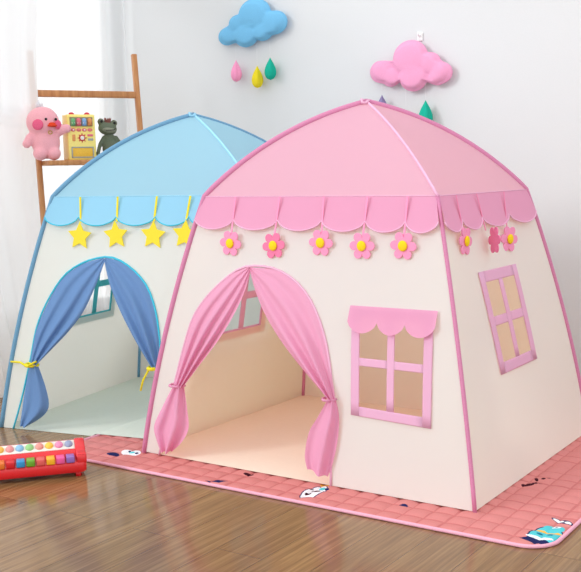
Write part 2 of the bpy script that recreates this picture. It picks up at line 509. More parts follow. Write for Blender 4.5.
def drape(T, outer, inner, folds, amp, seed, nrow=34, ncol=30, base=0.007, bulge=0.02):
    O = resample(outer, nrow); I = resample(inner, nrow)
    rows = []
    for i in range(nrow):
        s = i / (nrow - 1); row = []
        for k in range(ncol):
            f = k / (ncol - 1)
            p = O[i].lerp(I[i], f)
            am = amp * (0.15 + 0.85 * min(1, s * 1.6)) * sstep(0.0, 0.30, f) * (1 if s < .8 else lerp(1, .75, (s - .8) / .2))
            ph = seed + folds * 2 * PI * (f ** 1.4)
            d = base + am * (0.5 + 0.5 * math.sin(ph)) + bulge * sstep(.05, .8, f) * s ** 0.7
            row.append(T.front(p.x + .55 * d, p.y, d))
        rows.append(row)
    return rows

def tail(T, le, re, folds, amp, seed, nrow=22, ncol=24, base=0.016):
    A = resample(le, nrow); B = resample(re, nrow)
    rows = []
    for i in range(nrow):
        s = i / (nrow - 1); row = []
        for k in range(ncol):
            f = k / (ncol - 1); p = A[i].lerp(B[i], f)
            d = base + amp * math.sin(seed + folds * 2 * PI * f) * (0.5 + 0.5 * s) + 0.018 * math.sin(PI * f)
            row.append(T.front(p.x + .55 * d, p.y, d))
        rows.append(row)
    return rows

def build_tent(T, name, label, mats, door, flags):
    root = thing(name, label, 'play tent', (T.o[0], T.o[1], 0), T.rot, None)
    cream, roof, val, cur, bind, seam, frame, trim = mats
    # windows
    fw_holes = []
    if flags['front_window']:
        bmf, hole = window_frame(T.front, [(.210, .618), (.519, .622), (.536, .246), (.234, .257)], .49, .032)
        fr = link('window_frame', bmf, frame, root); fw_holes.append(hole)
        cuts = [.204, .319, .424, .535]
        rows = [[] for _ in range(6)]
        for i in range(3):
            for k in range(14 + (1 if i == 2 else 0)):
                f = k / 14; a = cuts[i] + (cuts[i + 1] - cuts[i]) * f
                zt = .578 - .037 * max(0, math.sin(PI * f)) ** .6
                for j in range(6):
                    g = j / 5; rows[j].append(T.front(a, .631 * (1 - g) + zt * g, .008 + .012 * g + .004 * math.sin(PI * f) * g))
        bmv = bmesh.new(); grid(bmv, rows); link('window_valance', bmv, val, fr)
    w0 = flags['wshift']
    rb, rhole = window_frame(T.right, [(-.240, .736), (.103, .736), (.127, .377), (-.219, .377)] , .49, .038)
    lb, lhole = window_frame(T.left, [(w0 - .185, .742), (w0 + .150, .742), (w0 + .175, .385), (w0 - .180, .385)], .49, .038)
    if not T.pressed: link('window_frame', rb, frame, root)
    else: rb.free(); rhole = [(-.36, .76), (.0, .76), (.02, .37), (-.40, .37)]
    link('window_frame', lb, frame, root)
    # front wall: outline with the door arch notched out of the foot
    L, R = side_outline(T.uL, T.uRF)
    arch = [(p.x, p.y) for p in resample(door['arch'], 46)]
    out = L + R + list(reversed(arch))
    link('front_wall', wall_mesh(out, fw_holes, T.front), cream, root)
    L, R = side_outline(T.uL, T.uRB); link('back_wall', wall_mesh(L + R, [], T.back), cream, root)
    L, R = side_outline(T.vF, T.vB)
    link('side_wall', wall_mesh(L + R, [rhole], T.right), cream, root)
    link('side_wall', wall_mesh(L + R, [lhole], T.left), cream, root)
    rows = []
    for j in range(9):
        r = []
        for i in range(141):
            y = lerp(T.vF(0), T.vB(0), j / 8); x = lerp(T.uL(0), T.uR(0, y), i / 140)
            r.append((x, y, T.zz(x, y, 0.0) + .0012 * (1 + math.sin(i * .5) * math.sin(j * 2.1)) * (1 if 0 < i < 140 and 0 < j < 8 else 0)))
        rows.append(r)
    bm = bmesh.new(); grid(bm, rows); link('ground_sheet', bm, flags['sheet'], root)
    # roof: four panels between bowed ridges
    for i in range(4):
        a, b = i, (i + 1) % 4; rows = []
        for q in range(21):
            A, B = T.ridge(a, q / 20), T.ridge(b, q / 20); r = []
            for k in range(17):
                f = k / 16; p = A.lerp(B, f); sag = -0.010 * math.sin(PI * f) * math.sin(PI * q / 20)
                nrm = Vector((p.x, p.y, 0.35)); nrm.normalize()
                r.append(p + nrm * sag)
            rows.append(r)
        bm = bmesh.new(); grid(bm, rows); bmesh.ops.remove_doubles(bm, verts=bm.verts[:], dist=1e-5)
        link('roof_panel', bm, roof, root)
    # scalloped valances
    e = 0.012
    sides = [(T.front, T.uL(1) - .022, T.uRF(1) + (-.004 if T.pressed else .022), 6, flags['fcuts']), (T.back, T.uL(1) - .01, T.uRB(1) + .004, 5, None)]
    # the two sides that touch the neighbouring tent carry no loose strip
    sides.append((T.left, T.vF(1) - .01, T.vB(1) + .01, 4, None) if T.pressed else (T.right, T.vF(1) - .03, T.vB(1) + .01, 4, flags['rcuts']))
    for fn, a0, a1, n, cuts in sides:
        ends = (T.vF(1) + .002, T.vB(1) - .002) if fn in (T.right, T.left) else (T.uL(1) + .002, T.uRF(1) - .002)
        bm, edge = scallop(T, fn, a0, a1, n, .922, .036, cuts=cuts, cuts_end=ends)
        vo = link('valance', bm, val, root)
        bm = bmesh.new(); tube(bm, edge, .0028, 5); link('hem', bm, trim, vo)
        bm = bmesh.new(); tube(bm, [fn(lerp(a0 + .02, a1 - .02, k / 20), HE - .001, .004) for k in range(21)], .0022, 5); link('eave_seam', bm, seam, vo)
    # edge bindings over the poles
    for i in range(4):
        if T.pressed and i in (1, 2):
            r = .006
        else: r = .0105
        low = [T.corner(i, k / 16) for k in range(17)]; top = [T.ridge(i, k / 20) for k in range(1, 21)]
        low[0].z = max(0.002, low[0].z - .004)
        rl = [r] * 17
        bm = bmesh.new()
        if i == 1:
            tube(bm, low, r * .72, 8); link('edge_binding', bm, bind, root)
            bm = bmesh.new(); tube(bm, [low[-1]] + top, .0055, 8); link('ridge_seam', bm, seam, root)
        else:
            tube(bm, low + top, r, 8, radii=[r] * 17 + [r * 1.12] * 20); link('edge_binding', bm, bind, root)
    bm = bmesh.new()
    ball(bm, (0, 0, HA - .002), .013, 1, 1, .8, 16, 8)
    tube(bm, [(-.006, -.004, HA + .004), (-.014, -.016, HA + .008), (-.006, -.026, HA - .004), (.008, -.022, HA - .006), (.012, -.006, HA + .004)], .0055, 8)
    link('peak_cap', bm, seam, root)
    # door trim and curtains
    bm = bmesh.new(); tube(bm, [T.front(p[0], p[1], .004) for p in arch], .0045, 6); link('door_trim', bm, trim, root)
    for side in ('left', 'right'):
        q = door[side]
        bm = bmesh.new()
        grid(bm, drape(T, q['outer'], q['inner'], q['folds'], q['amp'], q['seed']))
        if 'tl' in q: grid(bm, tail(T, q['tl'], q['tr'], q['tf'], q['ta'], q['seed']))
        c = link('door_curtain', bm, cur, root)
        if 'tie' in q:
            (x0, z0), (x1, z1) = q['tie']
            bm = bmesh.new(); pts = []
            for k in range(17):
                a = 2 * PI * k / 16
                f = .5 - .5 * math.cos(a)
                pts.append(T.front(lerp(x0, x1, f), lerp(z0, z1, f), .014 + .034 * max(-.2, math.sin(a))))
            tube(bm, pts, .0075 if 'tmat' in q else .0045, 8)
            if 'ends' in q:
                for path in q['ends']: tube(bm, [T.front(*p) for p in path], .0045, 6)
            link('tieback', bm, q.get('tmat', cur), c)
    return root

pink_door = dict(
    arch=[(-.618, 0), (-.590, .13), (-.553, .30), (-.520, .44), (-.485, .55), (-.422, .635), (-.327, .715), (-.243, .750), (-.111, .740), (.008, .672), (.091, .553), (.140, .405), (.158, .25), (.165, 0)],
    left=dict(outer=[(-.250, .746), (-.330, .712), (-.424, .632), (-.487, .545), (-.522, .43), (-.556, .285)],
              inner=[(-.236, .744), (-.252, .66), (-.292, .57), (-.352, .475), (-.425, .385), (-.508, .282)],
              folds=3.1, amp=.032, seed=.4,
              tl=[(-.556, .288), (-.605, .20), (-.646, .115), (-.630, .06), (-.605, .020)],
              tr=[(-.507, .284), (-.486, .20), (-.474, .13), (-.500, .075), (-.555, .024)], tf=2.0, ta=.018,
              tie=((-.562, .284), (-.500, .283))),
    right=dict(outer=[(-.236, .746), (-.111, .736), (.006, .668), (.089, .550), (.138, .405), (.166, .305)],
               inner=[(-.245, .744), (-.205, .66), (-.150, .575), (-.070, .485), (.03, .395), (.138, .306)],
               folds=2.4, amp=.030, seed=2.2,
               tl=[(.138, .308), (.100, .24), (.066, .18), (.054, .10), (.066, .052)],
               tr=[(.166, .306), (.184, .25), (.184, .17), (.170, .09), (.150, .032)], tf=1.6, ta=.015,
               tie=((.130, .306), (.174, .304))))
P = Tent((0, 0), 0.0)
fc = [-.516, -.330, -.129, .060, .238, .392, .514]
rc = [-.433, -.297, -.125, .127, .412]
build_tent(P, 'play_tent', 'pink and cream play tent with square front window, felt flowers and tied pink curtains',
           (M_cream_pink, M_roof_pink, M_val_pink, M_cur_pink, M_bind_pink, M_seam_pink, M_frame_pink, M_seam_pink), pink_door,
           dict(front_window=True, fcuts=fc, rcuts=rc, wshift=0.0, sheet=M_floor_pink))

blue_door = dict(
    arch=[(-.633, 0), (-.592, .13), (-.552, .30), (-.515, .478), (-.421, .645), (-.323, .720), (-.199, .752), (-.098, .726), (.005, .648), (.061, .545), (.090, .42), (.098, .30), (.092, .15), (.080, 0)],
    left=dict(outer=[(-.212, .749), (-.323, .716), (-.421, .641), (-.513, .475), (-.545, .36), (-.553, .285)],
              inner=[(-.194, .743), (-.232, .640), (-.286, .528), (-.352, .445), (-.438, .362), (-.516, .290)],
              folds=2.4, amp=.024, seed=.9,
              tl=[(-.553, .288), (-.576, .16), (-.596, .020)], tr=[(-.512, .288), (-.470, .20), (-.448, .118), (-.478, .068), (-.560, .018)],
              tf=1.6, ta=.010, tie=((-.558, .288), (-.506, .286)), tmat=M_yellow_rib,
              ends=[[(-.540, .288, .05), (-.585, .297, .03), (-.648, .293, .012)], [(-.525, .288, .052), (-.500, .303, .05), (-.488, .308, .045)]]),
    right=dict(outer=[(-.192, .749), (-.098, .722), (.003, .644), (.059, .541), (.088, .42), (.096, .31)],
               inner=[(-.203, .743), (-.166, .640), (-.110, .537), (-.030, .418), (.060, .300)],
               folds=2.2, amp=.024, seed=1.8,
               tie=((.056, .300), (.098, .300)), tmat=M_yellow_rib, ends=[[(.062, .296, .03), (.036, .25, .03), (.024, .205, .028)]]))
BO = (-.9688, .1305)
B = Tent(BO, .1895, True)
build_tent(B, 'play_tent', 'sky blue and ivory play tent with yellow stars, half behind the pink tent',
           (M_cream_blue, M_roof_blue, M_val_blue, M_cur_blue, M_bind_blue, M_seam_blue, M_frame_teal, M_cyan), blue_door,
           dict(front_window=False, fcuts=[-.516, -.338, -.149, .042, .200, .340], rcuts=None, sheet=M_floor_blue, wshift=.085))

# ------------------------------------------------------------------ ornaments hanging from the eaves
def petal_outline(R, n=96):
    pts = []
    for k in range(n):
        a = 2 * PI * k / n
        c = abs(math.cos(3 * a)) ** 0.62
        pts.append((R * (0.58 + 0.42 * c) * math.cos(a), R * (0.58 + 0.42 * c) * math.sin(a)))
    return pts
def star_outline(R):
    pts = []
    for k in range(10):
        a = PI / 2 + k * PI / 5; r = R if k % 2 == 0 else R * .50
        pts.append((r * math.cos(a), r * math.sin(a)))
    return pts
def ornament(kind, T, fn, rz, a_top, a, z, label, group, mat, rib, tilt=0, R=.049, twist=0, off=.015):
    base = Vector((T.o[0], T.o[1], 0)); RZ = Matrix.Rotation(T.rot, 3, 'Z'); wall_rz = rz; rz = rz + T.rot
    a += .009 if wall_rz == 0 else -.024
    c = RZ @ fn(a, z, off) + base
    root = thing(kind + '_ornament', label, kind + ' ornament', c, rz + twist, group)
    bm = bmesh.new()
    extrude_poly(bm, petal_outline(R) if kind == 'flower' else star_outline(R * 1.0), -.0025, .0025, 0, .001)
    for v in bm.verts: v.co = Matrix.Rotation(tilt, 3, 'Y') @ v.co
    link('petals' if kind == 'flower' else 'star', bm, mat, root, smooth=False)
    if kind == 'flower':
        bm = bmesh.new(); ball(bm, (0, -.0062, 0), .0175, 1, .34, 1.05, 18, 10); link('flower_centre', bm, M_centre, root)
    # ribbon: from the eave over the valance down to the ornament
    pts = []
    inv = Matrix.Rotation(-(rz + twist), 3, 'Z')
    for k in range(11):
        f = k / 10; zz = lerp(HE - .002, z + R * (.66 if kind == 'flower' else .92), f); aa = lerp(a_top, a, f)
        pts.append(inv @ (RZ @ fn(aa, zz, .017 - .002 * f) + base - c))
    bm = bmesh.new()
    side = inv @ Matrix.Rotation(rz, 3, 'Z') @ Vector((1, 0, 0)); w = .0036 if kind == 'flower' else .0044
    outn = inv @ Matrix.Rotation(rz, 3, 'Z') @ Vector((0, -1, 0))
    for s in (0, .0016):
        grid(bm, [[p - side * w + outn * s, p + side * w + outn * s] for p in pts])
    bmesh.ops.solidify(bm, geom=[], thickness=0)
    link('ribbon', bm, rib, root, smooth=False)
    return root
ord5 = ['nearest the left roof corner', 'second from the left', 'in the middle of the front row', 'above the left side of the front window', 'above the right side of the front window']
tops = [-.330, -.129, .060, .238, .392]
cents = [(-.341, .833), (-.144, .829), (.057, .844), (.225, .837), (.383, .841)]
tl = [.10, -.12, .05, .0, .06]
flab = ['pink felt flower with yellow centre hanging at the left end of the pink tent front',
        'deeper pink felt flower hanging over the top of the pink tent door arch',
        'pink felt flower hanging in the middle of the row on the pink tent front',
        'pink felt flower hanging above the left side of the front window',
        'pink felt flower hanging above the right side of the front window near the tent corner']
for i in range(5):
    ornament('flower', P, P.front, 0, tops[i], cents[i][0], cents[i][1], flab[i], 'flowers along the pink eave',
             M_felt_rose if i == 1 else M_felt_pink, M_felt_pink, tl[i])
rlab = ['narrow looking pink flower on the right tent side, nearest the front corner',
        'pink flower turned edge on, middle of three on the right tent side',
        'pink flower with yellow centre on the right tent side, farthest from the front']
for i, (at_, a, z, tw, mt) in enumerate(((-.297, -.283, .850, .0, M_felt_pink), (-.125, -.098, .842, 0.8, M_felt_rose), (.127, .096, .832, -.25, M_felt_pink))):
    ornament('flower', P, P.right, PI / 2, at_, a, z, rlab[i], 'flowers along the pink eave', mt, M_felt_pink, .1, .050, tw, .04 if i == 1 else .015)
slab = ['yellow star hanging at the left end of the blue tent front', 'yellow star hanging above the peak of the blue door curtains, second from the left',
        'yellow star hanging above the right half of the blue tent door, third from the left', 'yellow star half hidden behind the edge of the pink tent']
for i, (at_, a, z) in enumerate(((-.338, -.334, .840), (-.149, -.153, .844), (.042, .028, .845), (.200, .179, .848))):
    ornament('star', B, B.front, 0, at_, a, z, slab[i], 'stars along the blue eave', M_felt_yellow, M_yellow_rib, [.06, -.05, .08, .1][i], .062)

# ------------------------------------------------------------------ quilted mat
def mat_colors():
    return [solid('coral_quilt', (216, 138, 135), 0.95, 0.05, 0.5, 420, 0.05), solid('pink_piping', (238, 176, 196), 0.9, 0.05),
            solid('print_white', (242, 242, 246), 0.9, 0.05), solid('print_navy', (40, 44, 92), 0.9, 0.05), solid('print_aqua', (90, 200, 208), 0.9, 0.05),
            solid('print_maroon', (70, 28, 40), 0.9, 0.05), solid('print_gold', (240, 184, 84), 0.9, 0.05), solid('print_teal', (40, 120, 150), 0.9, 0.05), solid('quilt_stitch_shade', (204, 122, 120), 0.95, 0.05)]
MX0, MX1, MY0, MY1, RC = MAT_X0, 1.012, -.768, .78, .10
def corner_d(x, y):
    """distance inside the rounded rectangle"""
    cx = min(max(x, MX0 + RC), MX1 - RC); cy = min(max(y, MY0 + RC), MY1 - RC)
    if cx != x and cy != y: return RC - math.hypot(x - cx, y - cy)
    return min(x - MX0, MX1 - x, y - MY0, MY1 - y)
def mat_h(x, y):
    a, b = .0745, .0745
    row = math.floor((y - MY0) / b)
    fx = ((x - MX0) / a + .0) % 1; fy = ((y - MY0) / b) % 1
    q = (math.sin(PI * fx) * math.sin(PI * fy)) ** .45 if fx > 0 and fy > 0 else 0
    return .0016 + .0098 * q
def in_poly(p, poly):
    c = False; n = len(poly)
    for i in range(n):
        a, b = poly[i], poly[(i + 1) % n]
        if (a[1] > p[1]) != (b[1] > p[1]) and p[0] < (b[0] - a[0]) * (p[1] - a[1]) / (b[1] - a[1]) + a[0]: c = not c
    return c
def ell(cx, cy, rx, ry, rot=0, n=20):
    return [(cx + rx * math.cos(2 * PI * k / n) * math.cos(rot) - ry * math.sin(2 * PI * k / n) * math.sin(rot),
             cy + rx * math.cos(2 * PI * k / n) * math.sin(rot) + ry * math.sin(2 * PI * k / n) * math.cos(rot)) for k in range(n)]
PRINTS = []   # (material index, polygon), later ones on top
def pr(mi, poly): PRINTS.append((mi, poly))
# white spotted creature by the door
pr(3, ell(.143, -.652, .034, .074)); pr(2, ell(.143, -.652, .030, .070)); pr(5, ell(.146, -.642, .017, .014)); pr(5, ell(.135, -.675, .012, .011)); pr(5, ell(.118, -.628, .009, .008)); pr(4, ell(.15, -.608, .012, .01)); pr(3, ell(.168, -.606, .008, .008)); pr(6, ell(.14, -.572, .020, .012))
# little navy boat
pr(3, [(-.262, -.742), (-.196, -.742), (-.186, -.700), (-.212, -.716)]); pr(3, ell(-.224, -.722, .012, .012))
# white and navy creature at the blue tent
pr(2, ell(-.745, -.60, .045, .030)); pr(3, ell(-.79, -.655, .028, .020)); pr(4, ell(-.74, -.60, .015, .010)); pr(3, ell(-.715, -.60, .008, .008)); pr(3, ell(-.762, -.585, .008, .008))
# whale-like boat print at the right corner
pr(3, ell(0.958, -0.652, .050, .075)); pr(4, ell(0.958, -0.650, .045, .070)); pr(3, ell(0.943, -0.702, .045, .022)); pr(2, ell(0.950, -0.677, .043, .008)); pr(6, ell(0.958, -0.617, .040, .008)); pr(4, ell(0.963, -0.587, .032, .030)); pr(2, ell(0.965, -0.570, .014, .010)); pr(3, ell(0.965, -0.570, .005, .004)); pr(7, ell(0.940, -0.647, .010, .008)); pr(7, ell(0.970, -0.644, .010, .008))
pr(3, ell(0.963, -0.512, .040, .014, -.3)); pr(2, ell(0.950, -0.509, .020, .009, -.3)); pr(2, ell(0.983, -0.519, .012, .008, -.3))
# dark lettering-like doodle on the right side
pr(5, ell(0.740, -0.215, .022, .016, .5)); pr(5, ell(0.755, -0.185, .010, .018, .2)); pr(5, ell(0.772, -0.180, .007, .010)); pr(5, ell(0.745, -0.145, .006, .02, .5)); pr(5, ell(0.765, -0.130, .007, .012)); pr(5, ell(0.775, -0.105, .005, .01))
pr(5, ell(-.17, -.60, .022, .010)); pr(3, ell(.47, -.62, .016, .012))
def build_mat():
    st = .0066; nx = int((MX1 - MX0) / st); ny = int((MY1 - MY0) / st)
    bm = bmesh.new(); V = {}
    for i in range(nx + 1):
        for j in range(ny + 1):
            x = MX0 + (MX1 - MX0) * i / nx; y = MY0 + (MY1 - MY0) * j / ny
            d = corner_d(x, y)
            if d < -0.006: continue
            z = lerp(.004, mat_h(x, y), sstep(.010, .024, d))
            V[i, j] = bm.verts.new((x, y, z))
    boxes = [(mi, poly, min(p[0] for p in poly), max(p[0] for p in poly), min(p[1] for p in poly), max(p[1] for p in poly)) for mi, poly in PRINTS]
    for i in range(nx):
        for j in range(ny):
            k = [(i, j), (i + 1, j), (i + 1, j + 1), (i, j + 1)]
            if all(q in V for q in k):
                f = bm.faces.new([V[q] for q in k])
                c = f.calc_center_median()
                if corner_d(c.x, c.y) < .004: bm.faces.remove(f); continue
    bmesh.ops.delete(bm, geom=[v for v in bm.verts if not v.link_faces], context='VERTS')
    for f in bm.faces:
        c = f.calc_center_median(); ux = ((c.x - MX0) / .0745 + .5) % 1 - .5; uy = ((c.y - MY0) / .0745 + .5) % 1 - .5
        if min(abs(ux), abs(uy)) < .05: f.material_index = 8  # stitch lines, with the shade of the quilting creases put into their colour
    # prints: finer faces where they lie
    fs = [f for f in bm.faces if any(b[2] - .01 < f.calc_center_median().x < b[3] + .01 and b[4] - .01 < f.calc_center_median().y < b[5] + .01 for b in boxes)]
    es = list({e for f in fs for e in f.edges})
    bmesh.ops.subdivide_edges(bm, edges=es, cuts=3, use_grid_fill=True)
    for f in bm.faces:
        c = f.calc_center_median()
        for mi, poly, x0, x1, y0, y1 in boxes:
            if x0 <= c.x <= x1 and y0 <= c.y <= y1 and in_poly((c.x, c.y), poly): f.material_index = mi
    # underside and rounded piping edge
    path = []
    for cx, cy, a0 in ((MX1 - RC, MY1 - RC, 0), (MX0 + RC, MY1 - RC, PI / 2), (MX0 + RC, MY0 + RC, PI), (MX1 - RC, MY0 + RC, 1.5 * PI)):
        for k in range(13):
            a = a0 + PI / 2 * k / 12; path.append(Vector((cx + (RC - .006) * math.cos(a), cy + (RC - .006) * math.sin(a), .0062)))
    path.append(path[0])
    n0 = len(bm.faces)
    tube(bm, path, .0061, 8, caps=False, mi=1)
    bm.faces.new([bm.verts.new((p.x, p.y, .0008)) for p in path[:-1]])
    return bm
o = link('play_mat', build_mat(), mat_colors())
tag(o, 'coral pink quilted play mat with small animal and boat prints under both tents', 'play mat')

# ------------------------------------------------------------------ felt clouds and raindrops on the wall
def cloud(name, label, cx, cz, lobes, c0, sx, sz, mat, hook=None):
    """lobes: (x,y,r) in sketch units around c0; flattened felt cushion with a stitched rim"""
    root = thing(name, label, 'wall cloud', (cx - .016, BY - .034, cz))
    Lb = [((x - c0[0]), -(y - c0[1]), r) for x, y, r in lobes]
    def radius(a):
        d = (math.cos(a), math.sin(a)); best = 0
        for x, y, r in Lb:
            b = x * d[0] + y * d[1]; q = b * b - (x * x + y * y - r * r)
            if q >= 0: best = max(best, b + math.sqrt(q))
        return best
    n, m = 160, 22
    def hgt(x, y, k):
        s = 0
        for lx, ly, r in Lb:
            d2 = ((x - lx) ** 2 + (y - ly) ** 2) / (r * r)
            if d2 < 1: s += (math.sqrt(1 - d2) * (r / 90) ** .6) ** 4
        return s ** .25
    rad0 = [radius(2 * PI * i / n) for i in range(n)]
    rad = [sum(rad0[(i + k) % n] * (3 - abs(k)) for k in range(-2, 3)) / 9 for i in range(n)]
    bm = bmesh.new()
    for sgn in (-1, 1):
        c = bm.verts.new((0, sgn * (.030 if sgn < 0 else .018), 0)); prev = None
        for k in range(1, m + 1):
            ring = []
            for i in range(n):
                a = 2 * PI * i / n; g = k / m; r = rad[i] * g
                x, y = r * math.cos(a), r * math.sin(a)
                if k >= m - 1: h = .0022
                else:
                    edge = min(1, (m - 1 - k) / 4.0)
                    h = .0022 + (.014 + .020 * hgt(x, y, k)) * math.sin(PI / 2 * edge) ** .8
                    if k < 4: h = lerp(.0022 + .014 + .020 * hgt(0, 0, 0), h, k / 4)
                if sgn > 0: h *= .5
                ring.append(bm.verts.new((x * sx, sgn * h, y * sz)))
            for i in range(n):
                j = (i + 1) % n
                if prev: bm.faces.new((prev[i], prev[j], ring[j], ring[i]))
                else: bm.faces.new((c, ring[j], ring[i]))
            prev = ring
        c.co.y = sgn * (.0022 + .014 + .020 * hgt(0, 0, 0)) * (1 if sgn < 0 else .5)
    bmesh.ops.remove_doubles(bm, verts=bm.verts[:], dist=1e-6)
    # close the rim
    be = [e for e in bm.edges if e.is_boundary]
    bmesh.ops.bridge_loops(bm, edges=be)
    bmesh.ops.recalc_face_normals(bm, faces=bm.faces[:])
    link('cushion', bm, mat, root)
    return root
cloud('wall_cloud', 'sky blue felt cloud cushion on the white wall above the blue tent', -1.357, 1.905,
      [(115, 225, 62), (180, 148, 56), (290, 102, 102), (415, 172, 78), (235, 235, 76), (342, 222, 60)], (273, 170), .00107, .00083, M_felt_blue)
cloud('wall_cloud', 'pink felt cloud cushion on the white wall above the pink tent', -.384, 1.607,
      [(155, 192, 57), (300, 135, 84), (395, 168, 50), (448, 220, 52), (205, 225, 46), (315, 232, 68), (425, 246, 36)], (300, 180), .00115, .00102, M_felt_cloud)
bm = bmesh.new()
box(bm, (-.016, -.008, -.020), (.016, .0, .024), .004)
tube(bm, [(0, -.006, .006), (0, -.020, .006), (0, -.026, .014), (0, -.024, .024)], .005, 8)
o = link('wall_hook', bm, M_hook); o.location = (-.362, BY, 1.752)
tag(o, 'small white wall hook holding up the pink cloud', 'hook')

def drop(cx, cz, h, mat, label, top, group, yaw=0):
    root = thing('raindrop', label, 'raindrop', (cx, 1.143, cz), yaw, group)
    bm = bmesh.new(); n = 36; rows = []
    for k in range(19):
        t = k / 18
        tm = .34
        r = .262 * h * (math.sqrt(max(0, 1 - ((tm - t) / tm) ** 2)) if t < tm else math.cos(PI / 2 * (t - tm) / (1 - tm)) ** 1.15) + .0003
        z = h * (t - .5)
        row = []
        for i in range(n + 1):
            a = 2 * PI * i / n
            q = .74 + .26 * abs(math.cos(2 * a)) ** 1.2      # four felt leaves stitched down the middle
            row.append((r * q * math.cos(a), r * q * math.sin(a), z))
        rows.append(row)
    grid(bm, rows); bmesh.ops.remove_doubles(bm, verts=bm.verts[:], dist=1e-5)
    link('felt_drop', bm, mat, root)
    bm = bmesh.new(); tube(bm, [(0, 0, h * .48), (0, .0, top - cz)], .0005, 5); link('thread', bm, M_thread, root)
    return root
g1, g2 = 'raindrops under the blue cloud', 'raindrops under the pink cloud'
drop(-1.478, 1.662, .120, M_drop_pink, 'pink felt raindrop hanging under the left side of the blue cloud', 1.80, g1, .3)
drop(-1.334, 1.620, .122, M_drop_yel, 'yellow felt raindrop hanging under the middle of the blue cloud', 1.80, g1, .5)
drop(-1.246, 1.658, .122, M_drop_green, 'green felt raindrop hanging under the right side of the blue cloud', 1.81, g1, .6)
drop(-.556, 1.412, .130, M_drop_purple, 'greyish purple felt raindrop peeking over the peak of the pink tent', 1.53, g2, .4)
drop(-.420, 1.330, .125, M_drop_orange, 'orange felt raindrop almost hidden behind the pink tent roof', 1.50, g2, .5)
drop(-.310, 1.370, .135, M_drop_green, 'green felt raindrop hanging under the right side of the pink cloud', 1.52, g2, .6)

# ------------------------------------------------------------------ ladder shelf in the corner with toys
e1 = Vector((.488, .873, 0)); e2 = Vector((-.873, .488, 0)); LA = math.atan2(.873, .488)
LL = Vector((-2.203, .305, 0)) + e2 * 0      # left rail at z=1.54
lean = .145
# local frame: x along the rungs, y to the back, origin under the left rail's foot
foot = LL - e2 * lean * 1.54
lad = thing('ladder_shelf', 'leaning wooden ladder shelf standing in the corner in front of the sheer curtain', 'ladder shelf', foot, LA)
SPAN = .577
def rail(x, ztop):
    bm = bmesh.new()
    sh = Matrix(((1, 0, 0), (0, 1, lean), (0, 0, 1)))
    vs = box(bm, (x - .013, -.018, 0.0), (x + .013, .018, ztop), .004)
    for v in bm.verts: v.co = sh @ v.co
    return bm
link('rail', rail(0, 1.765), M_wood, lad); link('rail', rail(SPAN, 1.765), M_wood, lad)
for z in (1.538, .25):
    bm = bmesh.new(); y = lean * z; box(bm, (.010, y - .017, z - .018), (SPAN - .010, y + .017, z + .018), .004); link('rung', bm, M_wood, lad)
SHZ = 1.180
for z, dp in ((SHZ, .17),):
    bm = bmesh.new(); y = lean * z
    box(bm, (.0135, y - dp, z - .026), (SPAN - .0135, y + .03, z), .004); link('shelf_board', bm, M_wood, lad)
def on_shelf(x, y):   # ladder-local x along, y forward(-)/back(+) of the rail line at shelf height
    p = foot + e1 * x + e2 * (lean * SHZ + y); return (p.x, p.y, SHZ)

def remesh(o, vox, smooth=6):
    m = o.modifiers.new('r', 'REMESH'); m.mode = 'VOXEL'; m.voxel_size = vox; m.use_smooth_shade = True
    s = o.modifiers.new('s', 'SMOOTH'); s.iterations = smooth; s.factor = .5

# pink plush bird
pl = thing('plush_toy', 'round pink plush bird with rosy cheeks sitting at the left end of the shelf', 'plush toy', on_shelf(.022, -.088), LA - .12)
pl.scale = (.95, .95, .97)
bm = bmesh.new()
ball(bm, (0, 0, .098), .078, 1.0, .82, 1.15); ball(bm, (-.012, 0, .205), .090, 1.0, .80, .93)
for s in (-1, 1): ball(bm, (s * .036, -.028, .038), .042, .95, 1.1, .9)
tube(bm, [(.05, -.01, .15), (.085, -.02, .165), (.115, -.022, .17)], .03, 12, radii=[.03, .03, .022])
ball(bm, (.115, -.022, .17), .024)
tube(bm, [(-.05, 0, .14), (-.085, -.01, .115), (-.105, -.015, .09)], .03, 12, radii=[.03, .03, .022]); ball(bm, (-.105, -.015, .09), .024)
o = link('body', bm, M_plush, pl); remesh(o, .006)
bm = bmesh.new()
ball(bm, (.030, -.076, .184), .021, 1.25, .95, .42); ball(bm, (.030, -.074, .193), .017, 1.1, .9, .5)
link('beak', bm, M_beak, pl)
for x, y in ((-.002, -.068), (.052, -.058)):
    bm = bmesh.new(); ball(bm, (x, y, .218), .0075); link('eye', bm, M_black, pl)
for x, y, rz in ((-.046, -.062, -.45), (.064, -.046, .75)):
    bm = bmesh.new(); ball(bm, (x, y, .190), (.031 if x < 0 else .027), 1, .32, .95, rot=Matrix.Rotation(rz, 3, 'Z')); link('cheek', bm, M_cheek, pl)
bm = bmesh.new(); tube(bm, [(-.03, 0, .282), (-.034, 0, .305), (-.028, 0, .322)], .01, 8, radii=[.014, .011, .002]); tube(bm, [(-.018, 0, .283), (-.012, 0, .298), (-.014, 0, .31)], .01, 8, radii=[.012, .008, .002])
link('head_tuft', bm, M_tuft, pl)
bm = bmesh.new()
tube(bm, [(.018 + .010 * math.cos(2 * PI * k / 12), -.071, .148 + .008 * math.sin(2 * PI * k / 12)) for k in range(13)], .003, 6)
link('charm', bm, M_gold, pl)

